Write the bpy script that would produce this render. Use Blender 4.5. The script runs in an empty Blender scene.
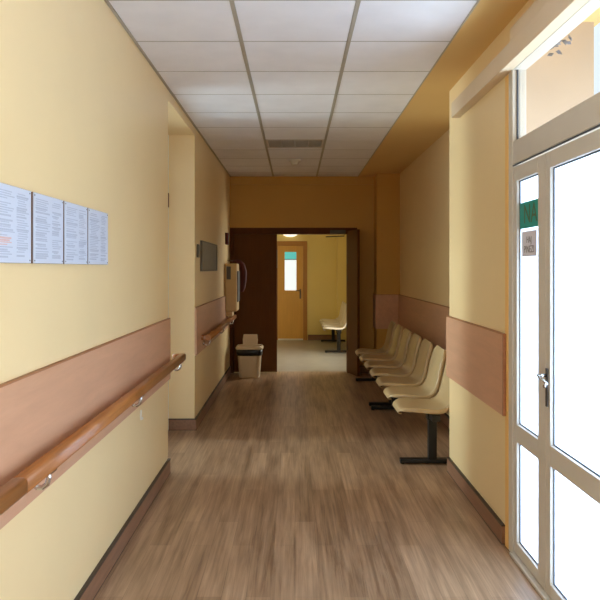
import bpy, bmesh, math, random
from mathutils import Vector, Matrix
random.seed(7)
S = bpy.context.scene
COL = S.collection
PI = math.pi

# ------------------------------------------------------------------ materials
def lin(c):
    return tuple((v/255/12.92 if v/255 <= .04045 else ((v/255+.055)/1.055)**2.4) for v in c)

def new_mat(name):
    m = bpy.data.materials.new(name); m.use_nodes = True
    nt = m.node_tree
    b = nt.nodes['Principled BSDF']
    return m, nt, b

def N(nt, t, **kw):
    n = nt.nodes.new(t)
    for k, v in kw.items(): setattr(n, k, v)
    return n

def plain(name, rgb, rough=.5, metal=0, var=.06, scale=6, bump=0, bscale=200, spec=.5, coat=0):
    m, nt, b = new_mat(name)
    c = lin(rgb)
    tc = N(nt, 'ShaderNodeTexCoord')
    no = N(nt, 'ShaderNodeTexNoise'); no.inputs['Scale'].default_value = scale; no.inputs['Detail'].default_value = 4
    rp = N(nt, 'ShaderNodeValToRGB')
    rp.color_ramp.elements[0].position = .3; rp.color_ramp.elements[1].position = .7
    rp.color_ramp.elements[0].color = tuple(v*(1-var) for v in c)+(1,)
    rp.color_ramp.elements[1].color = tuple(min(1, v*(1+var)) for v in c)+(1,)
    nt.links.new(tc.outputs['Object'], no.inputs['Vector'])
    nt.links.new(no.outputs['Fac'], rp.inputs['Fac'])
    nt.links.new(rp.outputs['Color'], b.inputs['Base Color'])
    b.inputs['Roughness'].default_value = rough
    b.inputs['Metallic'].default_value = metal
    b.inputs['Specular IOR Level'].default_value = spec
    b.inputs['Coat Weight'].default_value = coat
    if bump:
        n2 = N(nt, 'ShaderNodeTexNoise'); n2.inputs['Scale'].default_value = bscale
        bp = N(nt, 'ShaderNodeBump'); bp.inputs['Strength'].default_value = bump; bp.inputs['Distance'].default_value = .002
        nt.links.new(tc.outputs['Object'], n2.inputs['Vector'])
        nt.links.new(n2.outputs['Fac'], bp.inputs['Height']); nt.links.new(bp.outputs['Normal'], b.inputs['Normal'])
    return m

def wood(name, rgb, rough=.45, axis='Y', var=.18, stretch=14, scale=3.0, coat=0, spec=.5):
    """laminate / timber with the grain along one axis"""
    m, nt, b = new_mat(name)
    c = lin(rgb)
    tc = N(nt, 'ShaderNodeTexCoord'); mp = N(nt, 'ShaderNodeMapping')
    sc = {'X': (1, stretch, stretch), 'Y': (stretch, 1, stretch), 'Z': (stretch, stretch, 1)}[axis]
    mp.inputs['Scale'].default_value = sc
    no = N(nt, 'ShaderNodeTexNoise'); no.inputs['Scale'].default_value = scale; no.inputs['Detail'].default_value = 8
    no.inputs['Roughness'].default_value = .62; no.inputs['Distortion'].default_value = .5
    rp = N(nt, 'ShaderNodeValToRGB')
    rp.color_ramp.elements[0].position = .32; rp.color_ramp.elements[1].position = .68
    rp.color_ramp.elements[0].color = tuple(v*(1-var) for v in c)+(1,)
    rp.color_ramp.elements[1].color = tuple(min(1, v*(1+var)) for v in c)+(1,)
    nt.links.new(tc.outputs['Object'], mp.inputs['Vector']); nt.links.new(mp.outputs['Vector'], no.inputs['Vector'])
    nt.links.new(no.outputs['Fac'], rp.inputs['Fac']); nt.links.new(rp.outputs['Color'], b.inputs['Base Color'])
    b.inputs['Roughness'].default_value = rough; b.inputs['Coat Weight'].default_value = coat
    b.inputs['Coat Roughness'].default_value = .25; b.inputs['Specular IOR Level'].default_value = spec
    return m

def plank_floor(name, light, dark, rough=.36):
    m, nt, b = new_mat(name)
    tc = N(nt, 'ShaderNodeTexCoord'); mp = N(nt, 'ShaderNodeMapping')
    mp.inputs['Rotation'].default_value = (0, 0, PI/2)
    br = N(nt, 'ShaderNodeTexBrick')
    br.offset = .37; br.offset_frequency = 2; br.squash = 1
    br.inputs['Scale'].default_value = 1
    br.inputs['Brick Width'].default_value = .92; br.inputs['Row Height'].default_value = .112
    br.inputs['Mortar Size'].default_value = .0009; br.inputs['Mortar Smooth'].default_value = .6
    br.inputs['Color1'].default_value = (0, 0, 0, 1); br.inputs['Color2'].default_value = (1, 1, 1, 1)
    br.inputs['Mortar'].default_value = (.12, .12, .12, 1)
    nt.links.new(tc.outputs['Object'], mp.inputs['Vector']); nt.links.new(mp.outputs['Vector'], br.inputs['Vector'])
    # grain
    mg = N(nt, 'ShaderNodeMapping'); mg.inputs['Scale'].default_value = (32, 1.0, 1)
    ng = N(nt, 'ShaderNodeTexNoise'); ng.inputs['Scale'].default_value = 1.6; ng.inputs['Detail'].default_value = 9
    ng.inputs['Roughness'].default_value = .65; ng.inputs['Distortion'].default_value = .7
    nt.links.new(tc.outputs['Object'], mg.inputs['Vector']); nt.links.new(mg.outputs['Vector'], ng.inputs['Vector'])
    # knots / blotches
    mk = N(nt, 'ShaderNodeMapping'); mk.inputs['Scale'].default_value = (13, 1.3, 1)
    nk = N(nt, 'ShaderNodeTexNoise'); nk.inputs['Scale'].default_value = 1.2; nk.inputs['Detail'].default_value = 4
    nt.links.new(tc.outputs['Object'], mk.inputs['Vector']); nt.links.new(mk.outputs['Vector'], nk.inputs['Vector'])
    rk = N(nt, 'ShaderNodeMapRange'); rk.inputs['From Min'].default_value = .32; rk.inputs['From Max'].default_value = .62
    nt.links.new(nk.outputs['Fac'], rk.inputs['Value'])
    a1 = N(nt, 'ShaderNodeMath', operation='MULTIPLY'); a1.inputs[1].default_value = .17
    nt.links.new(br.outputs['Color'], a1.inputs[0])
    a2 = N(nt, 'ShaderNodeMath', operation='MULTIPLY_ADD'); a2.inputs[1].default_value = .85
    nt.links.new(ng.outputs['Fac'], a2.inputs[0]); nt.links.new(a1.outputs[0], a2.inputs[2])
    a3 = N(nt, 'ShaderNodeMath', operation='MULTIPLY_ADD'); a3.inputs[1].default_value = .20
    nt.links.new(rk.outputs['Result'], a3.inputs[0]); nt.links.new(a2.outputs[0], a3.inputs[2])
    rp = N(nt, 'ShaderNodeValToRGB')
    rp.color_ramp.elements[0].position = .42; rp.color_ramp.elements[0].color = lin(dark)+(1,)
    rp.color_ramp.elements[1].position = 1.12 if False else 1.0; rp.color_ramp.elements[1].color = lin(light)+(1,)
    nt.links.new(a3.outputs[0], rp.inputs['Fac'])
    mx = N(nt, 'ShaderNodeMix', data_type='RGBA', blend_type='MULTIPLY')
    mx.inputs[0].default_value = .45
    inv = N(nt, 'ShaderNodeMath', operation='SUBTRACT'); inv.inputs[0].default_value = 1
    nt.links.new(br.outputs['Fac'], inv.inputs[1])
    nt.links.new(rp.outputs['Color'], mx.inputs[6]); nt.links.new(inv.outputs[0], mx.inputs[7])
    nt.links.new(mx.outputs[2], b.inputs['Base Color'])
    b.inputs['Roughness'].default_value = rough
    bp = N(nt, 'ShaderNodeBump'); bp.inputs['Strength'].default_value = .12; bp.inputs['Distance'].default_value = .001
    nt.links.new(ng.outputs['Fac'], bp.inputs['Height']); nt.links.new(bp.outputs['Normal'], b.inputs['Normal'])
    return m

def pane_mat(name, rgb, clear=.08):
    m = bpy.data.materials.new(name); m.use_nodes = True; nt = m.node_tree
    nt.nodes.remove(nt.nodes['Principled BSDF'])
    out = nt.nodes['Material Output']
    tr = N(nt, 'ShaderNodeBsdfTranslucent'); tr.inputs['Color'].default_value = lin(rgb)+(1,)
    tp = N(nt, 'ShaderNodeBsdfTransparent')
    gl = N(nt, 'ShaderNodeBsdfGlossy'); gl.inputs['Roughness'].default_value = .15
    tc = N(nt, 'ShaderNodeTexCoord'); no = N(nt, 'ShaderNodeTexNoise'); no.inputs['Scale'].default_value = 2.5
    mr = N(nt, 'ShaderNodeMapRange'); mr.inputs['To Min'].default_value = clear*.7; mr.inputs['To Max'].default_value = clear*1.3
    nt.links.new(tc.outputs['Object'], no.inputs['Vector']); nt.links.new(no.outputs['Fac'], mr.inputs['Value'])
    m1 = N(nt, 'ShaderNodeMixShader'); nt.links.new(mr.outputs['Result'], m1.inputs['Fac'])
    nt.links.new(tr.outputs[0], m1.inputs[1]); nt.links.new(tp.outputs[0], m1.inputs[2])
    m2 = N(nt, 'ShaderNodeMixShader'); m2.inputs['Fac'].default_value = .03
    nt.links.new(m1.outputs[0], m2.inputs[1]); nt.links.new(gl.outputs[0], m2.inputs[2])
    nt.links.new(m2.outputs[0], out.inputs['Surface'])
    return m

def lamp_mat(name, rgb, strength):
    m, nt, b = new_mat(name)
    b.inputs['Base Color'].default_value = lin(rgb)+(1,)
    b.inputs['Emission Color'].default_value = lin(rgb)+(1,)
    b.inputs['Emission Strength'].default_value = strength
    return m

FARBOUNCE = plain('yellow_green_bounce_wall', (226, 206, 132), .55, var=.02, scale=2.2)  # far room walls: yellow-green of the bounced light put into the colour
ENDBOUNCE = plain('amber_bounce_wall', (198, 150, 64), .55, var=.02, scale=2.2, bump=.05, bscale=120)  # end wall: dim amber of bounced light put into the colour
WALL = plain('yellow_wall_paint', (237, 210, 158), .36, var=.02, scale=2.2, bump=.05, bscale=120)
CEILP = plain('yellow_ceiling_paint', (226, 190, 124), .7, var=.02, scale=2)
TILE = plain('mineral_ceiling_tile', (238, 238, 242), .9, var=.03, scale=5, bump=.15, bscale=260)
BAR = plain('ceiling_grid_bar', (176, 168, 152), .5, var=.03)
CROSS = plain('grey_cross_bar', (172, 168, 162), .6)
FLOOR = plank_floor('plank_vinyl', (204, 170, 136), (126, 97, 71))
FARFLOOR = plain('far_room_linoleum', (150, 144, 132), .32, var=.1, scale=5)
SKIRT = wood('skirting_laminate', (138, 100, 74), .45)
SKIRTCAP = plain('skirting_cap', (56, 44, 36), .45)
PANEL = wood('panel_laminate', (202, 154, 120), .42, var=.07, stretch=9, scale=2.2)
PANELEDGE = wood('panel_edge_band', (160, 104, 62), .45)
RAIL = wood('varnished_rail', (164, 104, 52), .32, var=.2, stretch=18, coat=.3)
CHROME = plain('polished_steel', (205, 205, 205), .18, metal=1, var=.03)
PVC = plain('beige_door_profile', (206, 198, 184), .4, var=.02)
PVCW = plain('white_door_profile', (232, 232, 228), .4, var=.02)
GASKET = plain('grey_gasket', (70, 74, 82), .6)
PANE = pane_mat('frosted_pane', (236, 243, 252), .06)
CLEAR = pane_mat('clear_pane', (236, 240, 246), 2.0)
PELMET = plain('beige_casing_paint', (220, 200, 170), .5, var=.02)
ORANGE = plain('shaded_reveal_strip', (238, 190, 110), .55, var=.03)  # deeper yellow of the shaded wall reveal, put into the colour
BROWN = wood('brown_door_laminate', (96, 56, 18), .6, axis='Z', var=.10, spec=.2)
BROWNF = wood('brown_door_frame', (90, 48, 16), .6, axis='Z', var=.10, spec=.2)
OCHRE = wood('ochre_door_face', (206, 156, 72), .45, axis='Z', var=.06)
OCHREF = wood('ochre_door_frame', (170, 116, 44), .45, axis='Z', var=.08)
SHELL = plain('cream_plastic_shell', (186, 160, 116), .3, var=.03, scale=4, coat=.2)
SHELLW = plain('pale_plastic_shell', (222, 212, 196), .3, var=.03, scale=4, coat=.2)
BLACK = plain('black_powder_coat', (22, 21, 20), .4, var=.1)
CABINET = plain('aged_cream_plastic', (206, 172, 112), .45, var=.03)
CREAM = plain('cream_plastic', (208, 188, 154), .4, var=.03)
DARKGAP = plain('dark_recess_plastic', (60, 48, 36), .5)
BAG = plain('black_liner_film', (14, 14, 16), .3, var=.2, bump=.4, bscale=30)
DKRED = plain('dark_red_cloth', (78, 22, 20), .8, var=.15, bump=.3)
PAPER = plain('printed_sheet', (204, 210, 222), .35, var=.02)
BOARDEDGE = plain('notice_board_edge', (112, 76, 48), .5)
INK = plain('grey_ink', (180, 185, 198), .6)
INKRED = plain('red_ink', (214, 176, 168), .6)
GREYP = plain('grey_panel_face', (120, 112, 96), .45, var=.12, scale=12)
GREYF = plain('grey_panel_rim', (84, 76, 62), .45)
WHITEP = plain('white_plastic', (226, 222, 212), .4, var=.02)
VENT = plain('vent_metal', (206, 198, 186), .45, var=.05)
GREEN = plain('green_sticker_film', (0, 150, 138), .45, var=.04)
GREENINK = plain('olive_letter_ink', (84, 96, 58), .5)
NOTE = plain('grey_note_paper', (214, 212, 222), .6, var=.02)
NOTEINK = plain('note_ink', (112, 106, 108), .6)
PEACH = plain('peach_render', (192, 168, 142), .8, var=.03)
PLANT = plain('dry_grey_leaf', (122, 118, 120), .8, var=.2)
TEAL = plain('teal_blind_fabric', (70, 196, 190), .7, var=.05)
PAVE = plain('outdoor_paving', (214, 210, 204), .8, var=.08)

# ------------------------------------------------------------------ mesh helpers
class MB:
    def __init__(s): s.bm = bmesh.new()
    def box(s, x0, x1, y0, y1, z0, z1, mi=0):
        vs = [s.bm.verts.new(p) for p in ((x0,y0,z0),(x1,y0,z0),(x1,y1,z0),(x0,y1,z0),(x0,y0,z1),(x1,y0,z1),(x1,y1,z1),(x0,y1,z1))]
        for f in ((3,2,1,0),(4,5,6,7),(0,1,5,4),(1,2,6,5),(2,3,7,6),(3,0,4,7)):
            s.bm.faces.new([vs[i] for i in f]).material_index = mi
        return s
    def rings(s, rings, cap=True, close=True, smooth=True):
        R = [[s.bm.verts.new(p) for p in r] for r in rings]
        n = len(R[0])
        for a, b in zip(R, R[1:]):
            for i in range(n if close else n-1):
                j = (i+1) % n
                f = s.bm.faces.new((a[i], a[j], b[j], b[i])); f.smooth = smooth
        if cap:
            s.bm.faces.new(list(reversed(R[0]))); s.bm.faces.new(R[-1])
        return s
    def tube(s, pts, r, n=12, cap=True):
        pts = [Vector(p) for p in pts]
        rr = r if isinstance(r, (list, tuple)) else [r]*len(pts)
        up = None; rings = []
        for i, p in enumerate(pts):
            t = (pts[min(i+1, len(pts)-1)] - pts[max(i-1, 0)]).normalized()
            if up is None:
                up = t.cross(Vector((0, 0, 1)))
                if up.length < .1: up = t.cross(Vector((1, 0, 0)))
                up.normalize()
            up = (up - t*up.dot(t)).normalized()
            w = t.cross(up)
            rings.append([p + up*math.cos(2*PI*k/n)*rr[i] + w*math.sin(2*PI*k/n)*rr[i] for k in range(n)])
        return s.rings(rings, cap)
    def lathe(s, prof, c=(0, 0, 0), n=24, axis='Z'):
        rings = []
        for r, h in prof:
            ring = []
            for k in range(n):
                a = 2*PI*k/n
                u, v = r*math.cos(a), r*math.sin(a)
                ring.append({'Z': (c[0]+u, c[1]+v, c[2]+h), 'X': (c[0]+h, c[1]+u, c[2]+v), 'Y': (c[0]+v, c[1]+h, c[2]+u)}[axis])
            rings.append(ring)
        return s.rings(rings)
    def build(s, name, mats, parent=None, bevel=0, loc=None, rotz=0, seg=2):
        bmesh.ops.recalc_face_normals(s.bm, faces=s.bm.faces[:])
        me = bpy.data.meshes.new(name); s.bm.to_mesh(me); s.bm.free()
        o = bpy.data.objects.new(name, me); COL.objects.link(o)
        for m in (mats if isinstance(mats, (list, tuple)) else [mats]): me.materials.append(m)
        if bevel:
            b = o.modifiers.new('bevel', 'BEVEL'); b.width = bevel; b.segments = seg; b.limit_method = 'ANGLE'
            b.harden_normals = False
        if parent: o.parent = parent
        if loc: o.location = loc
        if rotz: o.rotation_euler.z = rotz
        return o

def struct(o):
    o['kind'] = 'structure'; return o
def tag(o, label, cat, group=None):
    o['label'] = label; o['category'] = cat
    if group: o['group'] = group
    return o
def empty(name, loc=(0, 0, 0), rotz=0):
    o = bpy.data.objects.new(name, None); COL.objects.link(o); o.location = loc; o.rotation_euler.z = rotz
    o.empty_display_size = .1
    return o
def copy_tree(o, parent=None):
    c = o.copy(); COL.objects.link(c); c.parent = parent
    for ch in [x for x in bpy.data.objects if x.parent == o]: copy_tree(ch, c)
    return c
def text_mesh(name, body, size, m, parent, mat):
    cu = bpy.data.curves.new(name, 'FONT'); cu.body = body; cu.size = size; cu.align_x = 'CENTER'; cu.align_y = 'CENTER'
    cu.extrude = .0004
    to = bpy.data.objects.new('tmp', cu); COL.objects.link(to)
    dg = bpy.context.evaluated_depsgraph_get()
    me = bpy.data.meshes.new_from_object(to.evaluated_get(dg))
    bpy.data.objects.remove(to)
    me.transform(m); me.name = name; me.materials.clear(); me.materials.append(mat)
    o = bpy.data.objects.new(name, me); COL.objects.link(o); o.parent = parent
    return o

# ------------------------------------------------------------------ key dimensions
CZ = 2.807          # suspended ceiling
XL = -.93           # left wall face
XS = 1.14           # right stub / glazed door wall face
XR = 1.45           # right wall of the seating bay
YL0, YL1 = 4.98, 6.30   # recess in left wall
YE = 9.71           # end wall face
YF = 14.2           # far room end wall
REAR = -3.0

# ------------------------------------------------------------------ shell
struct(MB().box(-1.32, 1.62, REAR-.1, 9.86, -.12, 0).build('floor', FLOOR))
struct(MB().box(-2.7, 1.4, 9.86, 14.4, -.12, 0).build('floor_annex', FARFLOOR))

w = MB()
w.box(XL-.30, XL, .5, YL0, 0, 3.0)
w.box(XL-.30, XL, REAR, -2.5, 0, 3.0); w.box(XL-.30, XL, -2.5, .5, 0, .9); w.box(XL-.30, XL, -2.5, .5, 2.45, 3.0)
w.box(XL-.30, XL, YL0, YL1, 2.73, 3.0)
w.box(XL-.30, XL, YL1, YE+.15, 0, 3.0)
struct(w.build('wall_left', WALL))

w = MB()
w.box(XS, 1.585, 3.62, 5.02, 0, 3.0)
w.box(XS, XS+.085, 2.02, 3.62, 2.62, 3.0)
w.box(XS, XS+.25, 1.5, 2.02, 0, 3.0); w.box(XS, XS+.25, REAR, -2.5, 0, 3.0)
w.box(XS, XS+.25, -2.5, 1.5, 0, .35); w.box(XS, XS+.25, -2.5, 1.5, 2.53, 3.0)
struct(w.build('wall_right', WALL))
struct(MB().box(XR, XR+.17, 5.02, YE+.15, 0, 3.0).build('wall_bay', WALL))

w = MB()
w.box(.885, XR, YE, YE+.15, 0, 3.0)
w.box(XL, .885, YE, YE+.15, 2.06, 3.0)
w.box(1.13, XR, 9.4, YE, 0, 3.0)
struct(w.build('wall_end', ENDBOUNCE))
struct(MB().box(XL, 1.13, YE-.02, YE, 2.69, 2.805).build('trim_1', ENDBOUNCE, bevel=.003))

# rear wall, and unseen side windows added to light the near corridor
struct(MB().box(XL-.3, XS+.3, REAR-.15, REAR, 0, 3.0).build('wall_rear', WALL))
def side_window(name, x0, x1, ya, yb, za, zb):
    wf = MB(); n = 3
    wf.box(x0, x1, ya, yb, za, za+.06); wf.box(x0, x1, ya, yb, zb-.06, zb)
    st = (yb-ya-.06)/n
    for k in range(n+1): wf.box(x0, x1, ya+k*st, ya+k*st+.06, za+.06, zb-.06)
    o = struct(wf.build(name, PVCW))
    for k in range(n): MB().box((x0+x1)/2-.003, (x0+x1)/2+.003, ya+k*st+.06, ya+(k+1)*st, za+.06, zb-.06).build('pane', CLEAR, o)
side_window('added_window_1', XL-.2, XL-.14, -2.5, .5, .9, 2.45)
side_window('added_window_3', XS+.1, XS+.16, -2.5, 1.5, .35, 2.53)

# ceiling: tiles with gaps over a backing, plaster strip along the right
c = MB()
c.box(XL-.01, .9, REAR, YE, CZ+.02, CZ+.08, 1)
xs = [(-.912, -.322), (-.298, .298), (.322, .893)]
y = 3.32 - .6*11
while y < YE:
    for x0, x1 in xs:
        a, b_ = max(y+.004, REAR), min(y+.6-.004, YE-.001)
        if b_ - a > .02 and not (x0 < 0 < x1 and abs(y-6.92) < .01):
            c.box(x0, x1, a, b_, CZ, CZ+.025)
        elif b_ - a > .02:
            c.box(x0, x1, 7.37, b_, CZ, CZ+.025)
    y += .6
cl = struct(c.build('ceiling', [TILE, DARKGAP]))
g = MB()
for x in (-.31, .31): g.box(x-.011, x+.011, REAR, YE-.001, CZ-.003, CZ+.018)
g.box(XL, -.914, REAR, YE-.001, CZ-.004, CZ+.018); g.box(.893, .902, REAR, YE-.001, CZ-.004, CZ+.018)
g.build('grid_bar', BAR, cl)
g = MB(); y = 3.32 - .6*10
while y < YE-.1:
    if abs(y-6.92) > .01:
        for x0, x1 in xs: g.box(x0, x1, y-.0045, y+.0045, CZ-.001, CZ+.01)
    y += .6
g.build('cross_bar', CROSS, cl)
struct(MB().box(.902, 1.62, REAR, YE, CZ-.002, 3.0).build('ceiling_strip', CEILP))

# ------------------------------------------------------------------ baseboards
def skirt(name, segs):
    b = MB(); c = MB()
    for (x0, x1, y0, y1) in segs:
        b.box(x0, x1, y0, y1, 0.004, .098); c.box(x0-.0015, x1+.0015, y0-.0015, y1+.0015, .098, .106)
        c.box(x0-.001, x1+.001, y0-.001, y1+.001, 0, .004)
    o = struct(b.build(name, SKIRT)); c.build('cap', SKIRTCAP, o)
    return o
skirt('baseboard_left', [(XL, XL+.018, REAR, YL0)])
skirt('baseboard_return', [(XL-.238, XL+.018, YL1-.018, YL1), (XL, XL+.018, YL1, YE-.06)])
skirt('baseboard_right', [(XS-.018, XS, 3.69, 5.02)])
skirt('baseboard_bay', [(XR-.018, XR, 5.02, 9.38)])
skirt('baseboard_end', [(1.112, XR-.018, 9.382, 9.4), (1.112, 1.13, 9.4, YE-.02), (.89, 1.112, YE-.018, YE)])
skirt('baseboard_far', [(.27, .87, YF-.018, YF), (-2.5, -.42, YF-.018, YF)])

# ------------------------------------------------------------------ right glazed door
d1 = MB()
d1.box(XS-.004, XS+.07, 3.555, 3.62, 0, 2.62)           # far jamb
d1.box(XS-.004, XS+.07, 2.02, 2.08, 0, 2.62)            # near jamb
d1.box(XS-.002, XS+.07, 2.08, 3.555, 2.04, 2.16)        # transom bar
d1.box(XS-.002, XS+.07, 2.08, 3.555, 2.535, 2.62)       # head
d1.box(XS-.02, XS+.09, 2.08, 3.555, 0, .018)            # sill
door1 = struct(d1.build('door_1', PVC, bevel=.004))
def leaf(name, y0, y1, sl, sr, zs, mat, gmat, x=XS, t=.05, parent=None):
    """profiled leaf: y1 is the far stile; zs = list of (z0,z1) glass openings"""
    m = MB()
    m.box(x+.004, x+t, y1-sl, y1, .022, 2.025)
    m.box(x+.004, x+t, y0, y0+sr, .022, 2.025)
    edges = [.022]+[v for z in zs for v in z]+[2.025]
    for i in range(0, len(edges), 2): m.box(x+.004, x+t, y0+sr, y1-sl, edges[i], edges[i+1])
    o = m.build(name, mat, parent, bevel=.003)
    for z0, z1 in zs:
        MB().box(x+.024, x+.030, y0+sr-.004, y1-sl+.004, z0-.004, z1+.004).build('glass_pane', gmat, o)
        gk = MB()
        gk.box(x+.0185, x+.0235, y1-sl-.006, y1-sl, z0, z1); gk.box(x+.0185, x+.0235, y0+sr, y0+sr+.006, z0, z1)
        gk.box(x+.0185, x+.0235, y0+sr, y1-sl, z0, z0+.006); gk.box(x+.0185, x+.0235, y0+sr, y1-sl, z1-.006, z1)
        gk.build('gasket', GASKET, o)
    return o
leaf('side_leaf', 3.106, 3.552, .042+.0, .098, [(.08, .60), (.693, 1.95)], PVC, PANE, parent=door1)
leaf('main_leaf', 2.085, 3.102, .052, .10, [(.08, .61), (.704, 1.95)], PVC, PANE, parent=door1)
tp = MB().box(XS+.03, XS+.036, 2.08, 3.555, 2.155, 2.54).build('transom_pane', CLEAR, door1)
gk = MB(); gk.box(XS+.018, XS+.026, 3.547, 3.555, 2.16, 2.535); gk.box(XS+.018, XS+.026, 2.08, 3.555, 2.16, 2.166)
gk.build('gasket', GASKET, door1)
gp = MB(); gp.box(XS-.0035, XS+.003, 2.08, 3.553, 2.030, 2.036)
gp.build('frame_gap', GASKET, door1)
# handle: slim plate on the main leaf's stile and a lever angled to the room
hd = MB(); hd.box(XS-.004, XS+.004, 3.066, 3.088, .872, 1.046)
hd = hd.build('handle_plate', DARKGAP, door1, bevel=.002)
lv = MB(); lv.tube([(XS-.003, 3.077, 1.014), (XS-.042, 3.077, 1.014)], .008)
lv.tube([(XS-.040, 3.084, 1.015), (XS-.044, 3.06, 1.012), (XS-.046, 2.955, .996)], .006)
lv.build('lever', CHROME, hd)
cy = MB(); cy.lathe([(.008, 0), (.008, .012), (.006, .014)], (XS-.016, 3.077, .965), 16, 'X'); cy.build('lock_cylinder', CHROME, hd)

# casing above the door
pm = MB(); pm.box(1.08, XS, -.6, 4.70, 2.536, 2.64)
pel = struct(pm.build('trim_2', PELMET, bevel=.004))
pc = MB(); pc.box(1.09, XS, -.6, 3.45, 2.642, 2.715); pc.build('upper_board', PELMET, pel, bevel=.004)
struct(MB().box(XS-.006, XS+.01, 3.622, 3.672, 0, 2.53).build('trim_3', ORANGE, bevel=.003))  # strip coloured like the wall reveal in shade beside the frame

# stickers on the side pane
Mright = lambda x, y, z: Matrix.Translation((x, y, z)) @ Matrix(((0,0,-1,0),(-1,0,0,0),(0,1,0,0),(0,0,0,1)))
st = tag(MB().box(XS+.0195, XS+.0235, 3.208, 3.504, 1.700, 1.832).build('sticker', GREEN),
         'dark green sticker with faint olive letters on the narrow door pane', 'sticker')
text_mesh('lettering', 'NA', .135, Mright(XS+.0192, 3.352, 1.766), st, GREENINK)
nt_ = tag(MB().box(XS+.0215, XS+.0235, 3.268, 3.482, 1.558, 1.685).build('paper_note', NOTE),
          'small grey printed paper taped under the green sticker', 'notice')
text_mesh('lettering', 'HAJ', .046, Mright(XS+.0211, 3.375, 1.640), nt_, NOTEINK)
text_mesh('lettering', 'PINEZI', .050, Mright(XS+.0211, 3.375, 1.592), nt_, NOTEINK)

# ------------------------------------------------------------------ left recess: white glazed door
XB = XL-.24
d4 = MB()
d4.box(XB-.06, XB, YL0, YL0+.06, 0, 2.73); d4.box(XB-.06, XB, YL1-.40, YL1, 0, 2.73)
d4.box(XB-.06, XB, YL0+.06, YL1-.40, 2.06, 2.17); d4.box(XB-.06, XB, YL0+.06, YL1-.40, 2.66, 2.73)
d4.box(XB-.06, XB, YL0+.06, YL1-.40, 0, .10)
door4 = struct(d4.build('door_4', PVCW, bevel=.003))
MB().box(XB-.04, XB-.034, YL0+.055, YL1-.395, .095, 2.065).build('glass_pane', CLEAR, door4)
MB().box(XB-.04, XB-.034, YL0+.055, YL1-.395, 2.165, 2.665).build('glass_pane', CLEAR, door4)
MB().box(XB, XB+.006, YL1-.06, YL1-.012, 2.06, 2.19).build('hinge', BROWNF, door4)

# ------------------------------------------------------------------ wall guard panels
def guard(name, boxes, label, cap=True):
    m = MB(); e = MB()
    for (x0, x1, y0, y1, z0, z1) in boxes:
        m.box(x0, x1, y0, y1, z0, z1); e.box(x0, x1, y0, y1, z1, z1+.006)
    o = m.build(name, PANEL); e.build('edge_band', PANELEDGE, o)
    return tag(o, label, 'wall panel', 'laminate wall guard panels')
P0, P1 = .69, 1.128
guard('wall_guard_panel', [(XL, XL+.018, .6, YL0+.002, P0, P1)], 'long brown laminate guard panel behind the nearer handrail, under the four notices')
guard('wall_guard_panel', [(XL, XL+.018, YL1+.004, 9.26, P0, P1)], 'short brown laminate guard panel behind the farther handrail, below the grey wall board')
guard('wall_guard_panel', [(XR-.018, XR, 5.025, 9.381, P0, P1)], 'dim brown laminate guard panel running along the wall behind the row of seats')
guard('wall_guard_panel', [(1.112, XR-.02, 9.382, 9.4, .66, P1), (1.112, 1.13, 9.4, 9.69, .66, P1)], 'dark brown guard panel wrapped round the corner pillar past the last seat')
sp = guard('wall_guard_panel', [(XS-.022, XS, 3.66, 5.03, .705, 1.140)], 'reddish brown laminate guard panel on the wall end beside the glazed door')
MB().box(XS-.024, XS-.0005, 3.652, 3.66, .705, 1.146).build('end_band', PANELEDGE, sp)

# ------------------------------------------------------------------ handrails
def rr_profile(cx, cz, w, h, r, n=5):
    pts = []
    for (sx, sz, a0) in ((1, 1, 0), (-1, 1, 90), (-1, -1, 180), (1, -1, 270)):
        for k in range(n+1):
            a = math.radians(a0 + 90*k/n)
            pts.append((cx + sx*(w/2-r) + r*math.cos(a), cz + sz*(h/2-r) + r*math.sin(a)))
    return pts
def rail_piece(m, y0, y1, cx, cz, w=.052, h=.056, r=.015):
    pf = rr_profile(cx, cz, w, h, r)
    m.rings([[(x, y0, z) for x, z in pf], [(x, y1, z) for x, z in pf]])
def bracket(root, y, x0, cz):
    m = MB()
    xw = x0
    m.tube([(xw+.068, y, cz-.024), (xw+.068, y, cz-.052), (xw+.062, y, cz-.072), (xw+.046, y, cz-.084), (xw+.028, y, cz-.084), (xw+.012, y, cz-.072), (xw, y, cz-.066)], .009)
    m.lathe([(.021, 0), (.021, .006), (.010, .010)], (xw, y, cz-.066), 16, 'X')
    m.box(xw+.05, xw+.086, y-.03, y+.03, cz-.031, cz-.0275)
    return m.build('bracket', CHROME, root)
def handrail(y0, y1, joint, cz, label, ys, near_return):
    root = empty('handrail', (XL+.018, y1, cz))
    cx = XL+.018+.068
    def put(o): o.location = -Vector(root.location); return o
    if joint:
        m = MB(); rail_piece(m, y0, joint-.0015, cx, cz); put(m.build('rail', RAIL, root))
        m = MB(); rail_piece(m, joint+.0015, y1, cx, cz); put(m.build('rail', RAIL, root))
        # scribed seam around the joint
    else:
        m = MB(); rail_piece(m, y0, y1, cx, cz); put(m.build('rail', RAIL, root))
    for yy in ([y1-.027] if near_return else [y0+.027, y1-.027]):
        m = MB(); pf = rr_profile(0, cz, .052, .055, .012)
        m.rings([[(XL+.0185, yy+a, z) for a, z in pf], [(cx-.012, yy+a, z) for a, z in pf]])
        put(m.build('return_end', RAIL, root))
    for y in ys: put(bracket(root, y, XL+.0185, cz))
    return tag(root, label, 'handrail', 'wooden wall handrails')
handrail(.65, 5.10, 2.08, .832, 'long varnished wooden handrail on chrome brackets along the nearer wall', (.95, 2.33, 3.72, 5.02), True)
handrail(6.62, 9.52, None, .822, 'short wooden handrail farther off, ending beside the waste bin', (6.74, 8.0, 9.3), False)

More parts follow.
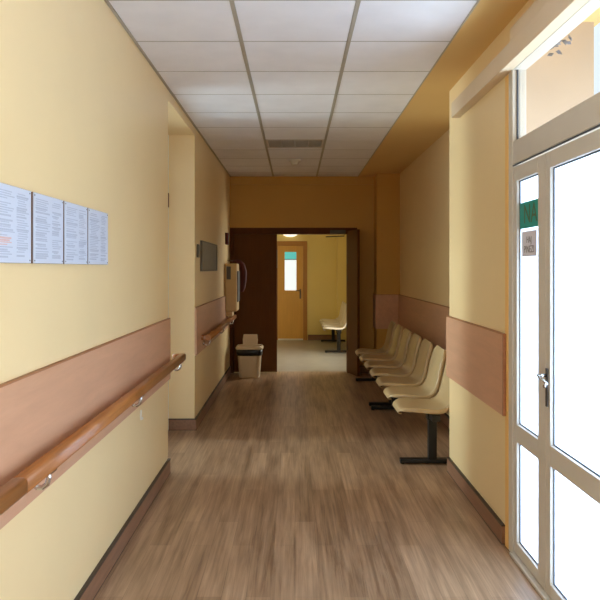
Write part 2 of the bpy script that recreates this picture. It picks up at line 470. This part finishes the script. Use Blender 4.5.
# ------------------------------------------------------------------ notice boards on the left wall
def board(y0, y1, label, red, seed):
    rnd = random.Random(seed)
    z0, z1 = 1.516, 1.766
    root = empty('notice_board', (XL, (y0+y1)/2, z0))
    L = Vector(root.location)
    b = MB(); b.box(XL-.001, XL+.015, y0, y1, z0, z1); o = b.build('backing', BOARDEDGE, root); o.location = -L
    s = MB(); s.box(XL+.015, XL+.0175, y0+.001, y1-.001, z0+.001, z1-.001); o = s.build('sheet', PAPER, root); o.location = -L
    t2 = MB()
    cols = [(y0+.02, y0+.02+(y1-y0)*.48), (y0+(y1-y0)*.60, y1-.02)]
    for ci, (a, b_) in enumerate(cols):
        z = z1-.02; t = MB(); cut = False
        while z > z0+.02:
            if red and ci == 0 and z <= 1.575 and not cut:
                o = t.build('printed_text', INK, root); o.location = -L; t = MB(); cut = True
            r = rnd.random()
            if r < .16:
                z -= .004; continue
            x = a + (rnd.random()*.02 if r < .5 else 0)
            end = b_ - rnd.random()*(b_-a)*.45
            while x < end:
                wl = .006 + rnd.random()*.018
                h = .0035 if r < .8 else .006
                isred = red and ci == 0 and 1.57 < z < 1.60
                q = t2 if isred else t
                q.box(XL+.0175, XL+.0181, x, min(x+wl, end+.004), z-h, z)
                x += wl + .0025
            z -= .0075
        o = t.build('printed_text', INK, root); o.location = -L
    if red: o = t2.build('red_text', INKRED, root); o.location = -L
    for yy in (y0+.012, y1-.012):
        for zz in (z0+.010, z1-.010):
            p = MB(); p.lathe([(.003, 0), (.002, .0015)], (XL+.0175, yy, zz), 8, 'X')
            o = p.build('fixing_screw', GREYF, root); o.location = -L
    return tag(root, label, 'notice', 'printed notices on the left wall')
board(2.045, 2.352, 'printed white notice with some red lines, nearest of four on wall', True, 3)
board(2.372, 2.678, 'printed white notice second from the camera end of the row', False, 4)
board(2.694, 2.990, 'printed white notice third from the camera end of the row', False, 9)
board(3.004, 3.318, 'printed white notice nearest the wall recess, last of four', False, 12)

# small white clip under the rail
ck = MB(); ck.box(XL+.0005, XL+.008, 4.08, 4.10, .585, .645); ck = ck.build('wall_clip', WHITEP, bevel=.003)
tag(ck, 'tiny white plastic clip on wall just below the nearer handrail', 'clip')
MB().box(XL+.008, XL+.016, 4.084, 4.096, .590, .602).build('hook', WHITEP, ck)

# ------------------------------------------------------------------ far left wall items
gb = empty('wall_board', (XL, 7.2, 1.47)); L = Vector(gb.location)
fr = MB(); ya, yb, za, zb = 6.66, 7.95, 1.468, 1.77
fr.box(XL+.0005, XL+.022, ya, yb, za, za+.014); fr.box(XL+.0005, XL+.022, ya, yb, zb-.014, zb)
fr.box(XL+.0005, XL+.022, ya, ya+.02, za+.014, zb-.014); fr.box(XL+.0005, XL+.022, yb-.02, yb, za+.014, zb-.014)
fr.build('frame', GREYF, gb).location = -L
fc = MB(); fc.box(XL+.0005, XL+.014, ya+.02, yb-.02, za+.014, zb-.014); fc.build('face', GREYP, gb).location = -L
tag(gb, 'grey framed board on the far wall above the farther handrail', 'board')
sw = MB(); sw.box(XL+.0005, XL+.018, 6.42, 6.51, 1.60, 1.725); sw = sw.build('wall_switch', GREYF, bevel=.004)
MB().box(XL+.018, XL+.022, 6.44, 6.49, 1.625, 1.70).build('rocker', GREYP, sw, bevel=.002)
tag(sw, 'small dark wall switch next to the recess corner beside grey board', 'switch')
cp = MB(); cp.box(XL-.001, XL+.04, 9.05, 9.17, 1.815, 1.97); cp = cp.build('call_point', DKRED, bevel=.005)
MB().box(XL+.04, XL+.043, 9.075, 9.145, 1.85, 1.93).build('cover', GREYF, cp)
tag(cp, 'small dark red box high on far wall above the cream cabinet', 'alarm')

# cream cabinet + dark red strap
cb = empty('wall_cabinet', (XL, 9.12, .91)); L = Vector(cb.location)
def put(o, L=L): o.location = -L; return o
put(MB().box(XL+.0005, -.765, 8.95, 9.30, .925, 1.56).build('body', CABINET, cb, bevel=.018, seg=3))
put(MB().box(-.764, -.752, 8.975, 9.275, 1.05, 1.46).build('front_cover', DARKGAP, cb, bevel=.004))
put(MB().box(XL+.03, XL+.085, 8.944, 8.951, 1.35, 1.52).build('label_plate', GREYF, cb, bevel=.002))
put(MB().box(XL+.0005, XL+.10, 9.0, 9.25, .855, .93).build('lower_bracket', CABINET, cb, bevel=.008))
tag(cb, 'tall cream plastic cabinet on wall above the farther handrail end', 'cabinet')
sb = MB()
pts = [(-.86, 9.36, 1.585), (-.82, 9.37, 1.60), (-.76, 9.38, 1.585), (-.725, 9.39, 1.54), (-.71, 9.4, 1.44), (-.712, 9.4, 1.33), (-.722, 9.4, 1.23), (-.735, 9.4, 1.17)]
sb.tube(pts, [.018, .02, .026, .036, .046, .042, .034, .022], 12)
sb.tube([(-.80, 9.37, 1.57), (-.785, 9.39, 1.45), (-.78, 9.40, 1.30), (-.775, 9.40, 1.19)], [.014, .02, .02, .012], 10)
hook = sb.build('hanging_cloth', DKRED)
tag(hook, 'dark red cloth hanging limp beside the cream wall cabinet', 'cloth')
hk = MB(); hk.tube([(XL+.001, 9.355, 1.60), (-.87, 9.355, 1.60), (-.845, 9.36, 1.608)], .007, 8); hk.build('hanger', GREYF, hook)

# ------------------------------------------------------------------ waste bin
bn = empty('waste_bin', (-.625, 9.38, 0))
def rr_ring(w, d, r, z, n=5): return [(x, y, z) for x, y in rr_profile(0, 0, w, d, r, n)]
m = MB(); m.rings([rr_ring(.27, .24, .06, 0), rr_ring(.282, .25, .065, .012), rr_ring(.335, .295, .075, .40), rr_ring(.335, .295, .075, .405)])
m.build('body', CREAM, bn)
m = MB(); m.rings([rr_ring(.334, .294, .076, .305), rr_ring(.344, .304, .078, .31), rr_ring(.356, .316, .08, .388), rr_ring(.344, .304, .078, .392)], cap=False)
m.build('liner', BAG, bn)
m = MB(); m.rings([rr_ring(.346, .306, .08, .388), rr_ring(.372, .332, .085, .392), rr_ring(.374, .334, .085, .414), rr_ring(.350, .310, .08, .432), rr_ring(.325, .285, .07, .434), rr_ring(.31, .27, .07, .422), rr_ring(.31, .27, .07, .36)], cap=False)
m.build('lid', CREAM, bn)
m = MB(); m.box(-.158, .158, .09, .102, .405, .436)
m.rings([[(-.10, .092, .42), (.10, .092, .42), (.10, .106, .42), (-.10, .106, .42)], [(-.105, .112, .50), (.105, .112, .50), (.105, .126, .50), (-.105, .126, .50)], [(-.095, .128, .575), (.095, .128, .575), (.095, .140, .572), (-.095, .140, .572)]], smooth=False)
m.build('swing_flap', CREAM, bn, bevel=.006)
tag(bn, 'cream plastic waste bin with black liner standing before the brown door', 'bin')

# ------------------------------------------------------------------ beam seating
def shell_mesh(mat, parent, loc):
    prof = [(.040, .388), (.008, .394), (-.004, .414), (.012, .436), (.05, .446), (.12, .446), (.21, .437), (.29, .432), (.35, .442), (.395, .475), (.418, .53), (.432, .60), (.448, .68), (.466, .75), (.482, .795), (.494, .808)]
    half = [.11, .125, .145, .175, .200, .215, .222, .224, .220, .216, .214, .212, .210, .205, .188, .150]
    vs = [-1, -.985, -.93, -.8, -.5, 0, .5, .8, .93, .985, 1]
    bm = bmesh.new(); rows = []
    for i, ((u, z), h) in enumerate(zip(prof, half)):
        a = prof[max(i-1, 0)]; b = prof[min(i+1, len(prof)-1)]
        t = Vector((b[0]-a[0], 0, b[1]-a[1])).normalized()
        nrm = Vector((-t.z, 0, t.x))        # up on the seat, forward on the back
        row = []
        for v in vs:
            av = abs(v)
            off = .014*av**2 if i > 3 else .002*av**2
            if i >= 9: off = .030*av**2
            if av > .95: off -= (.006 if av < .99 else (.036 if i > 3 else .012))
            p = Vector((u, v*h, z)) + nrm*off
            row.append(bm.verts.new(p))
        rows.append(row)
    for a, b in zip(rows, rows[1:]):
        for i in range(len(vs)-1):
            f = bm.faces.new((a[i], b[i], b[i+1], a[i+1])); f.smooth = True
    me = bpy.data.meshes.new('seat_shell'); bm.to_mesh(me); bm.free(); me.materials.append(mat)
    o = bpy.data.objects.new('seat_shell', me); COL.objects.link(o); o.parent = parent; o.location = loc
    s = o.modifiers.new('thick', 'SOLIDIFY'); s.thickness = .009; s.offset = -1
    ss = o.modifiers.new('smooth', 'SUBSURF'); ss.levels = 2; ss.render_levels = 2
    return o
def bench(x0, seat_ys, foot_ys, beam, mat, label):
    """x0 is the front lip of the seats; the bench runs along +Y and faces -X"""
    root = empty('beam_seat_bench', (x0, foot_ys[0], 0))
    y00 = foot_ys[0]
    MB().box(.245, .305, beam[0]-y00, beam[1]-y00, .355, .405).build('beam', BLACK, root, bevel=.004)
    for fy in foot_ys:
        y = fy-y00
        m = MB(); m.box(.245, .310, y-.024, y+.024, .034, .356)
        m.box(.03, .52, y-.03, y+.03, 0.008, .040)
        m.box(.235, .32, y-.045, y+.045, .340, .410)
        for x in (.05, .50): m.lathe([(.018, 0), (.018, .009)], (x, y, 0), 12)
        m.build('leg', BLACK, root, bevel=.004)
    sh = None
    for sy in seat_ys:
        y = sy-y00
        if sh is None:
            sh = shell_mesh(mat, root, (0, y, 0)); o = sh
            m = MB(); m.box(.17, .38, -.02, .02, .405, .424); m.box(.23, .32, -.08, .08, .405, .412)
            br = m.build('mount', BLACK, sh)
        else:
            o = sh.copy(); COL.objects.link(o); o.parent = root; o.location = (0, y, 0)
            b2 = br.copy(); COL.objects.link(b2); b2.parent = o
    return tag(root, label, 'bench', 'beam seat benches')
bench(.775, [5.27+.56*i for i in range(4)], (5.22, 7.20), (5.05, 7.24), SHELL, 'row of four cream plastic seats on black beam, nearer the glazed door')
bench(.775, [7.52+.56*i for i in range(3)], (7.40, 9.02), (7.27, 9.08), SHELL, 'row of three cream plastic seats on black beam, next to the corner pillar')
bench(.50, [12.16+.56*i for i in range(4)], (12.07, 13.85), (11.85, 13.95), SHELLW, 'row of pale plastic seats in the bright room beyond the doorway')

# ------------------------------------------------------------------ brown double door in the end wall
f = MB()
f.box(XL+.001, XL+.055, YE-.012, YE+.15, 0, 2.075); f.box(.745, .887, YE-.012, YE+.15, 0, 2.075)
f.box(XL+.055, .745, YE-.012, YE+.15, 1.985, 2.075)
door2 = struct(f.build('door_2', BROWNF, bevel=.003))
lf = MB(); lf.box(XL+.057, -.258, YE+.02, YE+.062, .012, 1.983); lf = lf.build('closed_leaf', BROWN, door2, bevel=.002)
MB().box(-.262, -.252, YE+.012, YE+.066, 1.50, 1.76).build('edge_bolt', GREYP, lf)
# slim leaf folded into the corridor
ol = MB(); L_ = math.hypot(.105, .38)
ol.box(0, .036, -L_, 0, .012, 2.03)
ol = ol.build('open_leaf', BROWN, door2, bevel=.002, loc=(.748, YE-.016, 0), rotz=math.atan2(.105, .38))
hg = MB()
for z in (.35, 1.35, 1.60): hg.tube([(-.004, -.012, z-.04), (-.004, -.012, z+.04)], .007, 8)
hg.build('hinge', GREYF, ol)
cb2 = MB(); cb2.box(.50, .72, YE-.05, YE-.012, 1.99, 2.04); cb2 = cb2.build('door_closer', GREYF, door2, bevel=.005)
am = MB(); am.tube([(.70, YE-.03, 1.985), (.70, YE-.03, 1.955), (.44, YE-.02, 1.945)], .008, 8); am.build('closer_arm', DARKGAP, cb2)

# ------------------------------------------------------------------ far room
CF = 2.7
struct(MB().box(-2.7, 1.4, YF, YF+.15, 0, 3).build('wall_far', FARBOUNCE))
w = MB(); w.box(.87, 1.2, 13.98, YF, 0, CF); w.box(1.2, 1.4, YE+.15, 10.1, 0, 3.0); w.box(1.2, 1.4, 11.6, YF, 0, 3.0)
w.box(1.2, 1.4, 10.1, 11.6, 0, .5); w.box(1.2, 1.4, 10.1, 11.6, 2.3, 3.0)
struct(w.build('wall_far_right', FARBOUNCE))
struct(MB().box(-2.8, -2.6, YE+.15, YF, 0, 3).build('wall_far_left', FARBOUNCE))
struct(MB().box(-2.8, XL-.3, YE, YE+.15, 0, 3).build('wall_annex_front', FARBOUNCE))
struct(MB().box(-2.7, 1.4, YE+.15, YF, CF, CF+.1).build('ceiling_annex', TILE))
side_window('window_2', 1.28, 1.34, 10.1, 11.6, .5, 2.3)

# ochre door in the far wall
f = MB()
f.box(-.42, -.355, YF-.03, YF, 0, 2.06); f.box(.17, .255, YF-.03, YF, 0, 2.06); f.box(-.355, .17, YF-.03, YF, 1.96, 2.06)
door3 = struct(f.build('door_3', OCHREF, bevel=.003))
lf = MB()
gx0, gx1, gz0, gz1 = -.215, .028, 1.035, 1.835
lf.box(-.352, gx0, YF-.022, YF-.001, .03, 1.957); lf.box(gx1, .167, YF-.022, YF-.001, .03, 1.957)
lf.box(gx0, gx1, YF-.022, YF-.001, .03, gz0); lf.box(gx0, gx1, YF-.022, YF-.001, gz1, 1.957)
lf = lf.build('leaf', OCHRE, door3)
GLOW = lamp_mat('lit_pane', (222, 236, 244), .80)
TEALP = lamp_mat('lit_teal_blind', (92, 200, 200), .55)
MB().box(gx0, gx1, YF-.012, YF-.006, gz0, gz1-.165).build('lit_pane', GLOW, lf)
MB().box(gx0, gx1, YF-.013, YF-.006, gz1-.150, gz1).build('blind', TEALP, lf)
MB().box(gx0, gx1, YF-.014, YF-.006, gz1-.165, gz1-.150).build('glazing_bar', GREYF, lf)
hl = MB(); hl.box(.095, .125, YF-.030, YF-.022, .86, 1.06); hl.tube([(.11, YF-.03, 1.03), (.11, YF-.07, 1.03), (.02, YF-.07, 1.028)], .010, 8)
hl.build('lever', GREYF, lf)
MB().box(-.352, .167, YF-.05, YF-.03, 0, .028).build('threshold', WHITEP, door3)
el = MB(); el.rings([[(-.10+.17*math.cos(a), YF-.001, 2.235+.085*math.sin(a)) for a in [2*PI*k/24 for k in range(24)]],
                     [(-.10+.165*math.cos(a), YF-.05, 2.235+.08*math.sin(a)) for a in [2*PI*k/24 for k in range(24)]],
                     [(-.10+.12*math.cos(a), YF-.085, 2.235+.055*math.sin(a)) for a in [2*PI*k/24 for k in range(24)]]])
el = el.build('wall_lamp', lamp_mat('lamp_diffuser', (255, 246, 230), 1.1))
tag(el, 'white oval wall lamp above the ochre door in the bright room', 'lamp')

# ------------------------------------------------------------------ ceiling fittings
v = MB(); v.box(-.297, .297, 6.925, 6.945, CZ-.004, CZ+.018); v.box(-.297, .297, 7.348, 7.368, CZ-.004, CZ+.018)
v.box(-.297, -.277, 6.945, 7.348, CZ-.004, CZ+.018); v.box(.277, .297, 6.945, 7.348, CZ-.004, CZ+.018)
vt = v.build('ceiling_vent', VENT)
sl = MB()
for k in range(20):
    y = 6.95+k*.02
    sl.rings([[(-.277, y, CZ-.002), (-.277, y+.004, CZ-.002), (-.277, y+.020, CZ+.016), (-.277, y+.016, CZ+.016)],
              [(.277, y, CZ-.002), (.277, y+.004, CZ-.002), (.277, y+.020, CZ+.016), (.277, y+.016, CZ+.016)]], smooth=False)
for x in (-.14, 0, .14): sl.box(x-.004, x+.004, 6.95, 7.345, CZ-.003, CZ+.004)
sl.build('louvre', VENT, vt)
tag(vt, 'grey louvred air vent set into the tiled ceiling near the far end', 'vent')
dt = MB(); dt.lathe([(.075, 0), (.075, -.014), (.066, -.02), (.045, -.034), (.043, -.056), (.015, -.064)], (-.005, 8.23, CZ), 28)
tag(dt.build('smoke_detector', WHITEP), 'round white smoke detector on the ceiling just past the vent', 'detector')

# ------------------------------------------------------------------ outside the glazed door
struct(MB().box(1.63, 12, -6, 20, -.2, -.05).build('ground_outside', PAVE))
struct(MB().box(-9, -2.85, -6, 20, -.2, -.05).build('ground_yard', PAVE))
struct(MB().box(XS+.075, 1.586, 3.606, 3.624, 0, 4.2).build('trim_4', PEACH, bevel=.002))
pl = MB(); rnd = random.Random(5)
stem = [(1.26, 3.02, 2.70), (1.27, 3.10, 2.665), (1.28, 3.2, 2.655), (1.29, 3.33, 2.64), (1.29, 3.40, 2.60)]
pl.tube(stem, .004, 6)
pt = empty('dry_vine', (1.27, 3.2, 2.62)); L = Vector(pt.location)
put(pl.build('stem', PLANT, pt), L)
lv = MB()
for k in range(70):
    t = rnd.random(); i = min(3, int(t*4)); p = Vector(stem[i]).lerp(Vector(stem[i+1]), t*4-i)
    p += Vector((rnd.uniform(-.02, .02), rnd.uniform(-.03, .03), rnd.uniform(-.055, .02)))
    a = Vector((rnd.uniform(-1, 1), rnd.uniform(-1, 1), rnd.uniform(-1, .3))).normalized()
    b_ = a.cross(Vector((rnd.uniform(-1, 1), rnd.uniform(-1, 1), rnd.uniform(-1, 1)))).normalized(); n_ = a.cross(b_)*.0015
    l, w_ = rnd.uniform(.02, .04), rnd.uniform(.007, .014)
    q = [p, p+a*l*.5+b_*w_, p+a*l, p+a*l*.5-b_*w_]
    lv.rings([[v-n_ for v in q], [v+n_ for v in q]], smooth=False)
put(lv.build('foliage', PLANT, pt), L)
tag(pt, 'dry grey creeper hanging outside at the top of transom pane', 'plant')

# ------------------------------------------------------------------ light
W = bpy.data.worlds.new('daylight'); S.world = W; W.use_nodes = True
bg = W.node_tree.nodes['Background']
bg.inputs['Color'].default_value = (.80, .91, 1.0, 1); bg.inputs['Strength'].default_value = 1.0
def area(name, loc, direction, sx, sy, energy, color, spread=180):
    l = bpy.data.lights.new(name, 'AREA'); l.shape = 'RECTANGLE'; l.size = sx; l.size_y = sy; l.energy = energy; l.color = color
    l.spread = math.radians(spread)
    o = bpy.data.objects.new(name, l); COL.objects.link(o); o.location = loc
    o.rotation_euler = Vector(direction).to_track_quat('-Z', 'Y').to_euler()
    return o
area('added_daylight_left', (XL-.8, -1.0, 1.6), (1, 0, .1), 3.0, 1.5, 50, (.72, .85, 1))  # added lamp outside the unseen left window, fills the near end
area('added_daylight_right', (XS+.8, -.5, 1.4), (-1, 0, .15), 4.0, 2.1, 120, (.72, .85, 1))  # added lamp outside the unseen right window, brightens near walls and ceiling
area('daylight_recess_door', (-2.1, 5.4, 1.5), (1, -.28, .12), 1.0, 2.4, 11, (.76, .93, 1), 110)
area('daylight_yard', (-4.2, 5.75, 1.7), (1, 0, -.08), .5, 2.0, 30, (.78, .94, 1), 70)
area('daylight_far_window', (1.9, 10.9, 1.5), (-1, .35, -.05), 1.5, 1.8, 130, (1, .98, .84))
area('daylight_glazed_door', (2.2, 2.8, .95), (-1, 0, .05), 1.5, 1.7, 115, (.64, .81, 1))

# ------------------------------------------------------------------ camera
cam = bpy.data.cameras.new('camera'); co = bpy.data.objects.new('camera', cam); COL.objects.link(co)
co.location = (0, 0, 1.5); co.rotation_euler = (PI/2, 0, 0)
cam.sensor_width = 36; cam.lens = 680/600*36
cam.shift_x = 5/600; cam.shift_y = -32/600
cam.clip_start = .02
S.camera = co
vs = S.view_settings; vs.view_transform = 'Standard'; vs.look = 'None'; vs.exposure = .14; vs.gamma = 1; vs.use_curve_mapping = False
S.cycles.use_denoising = True
S.cycles.max_bounces = 12; S.cycles.diffuse_bounces = 8; S.cycles.transparent_max_bounces = 12
S.cycles.sample_clamp_indirect = 6
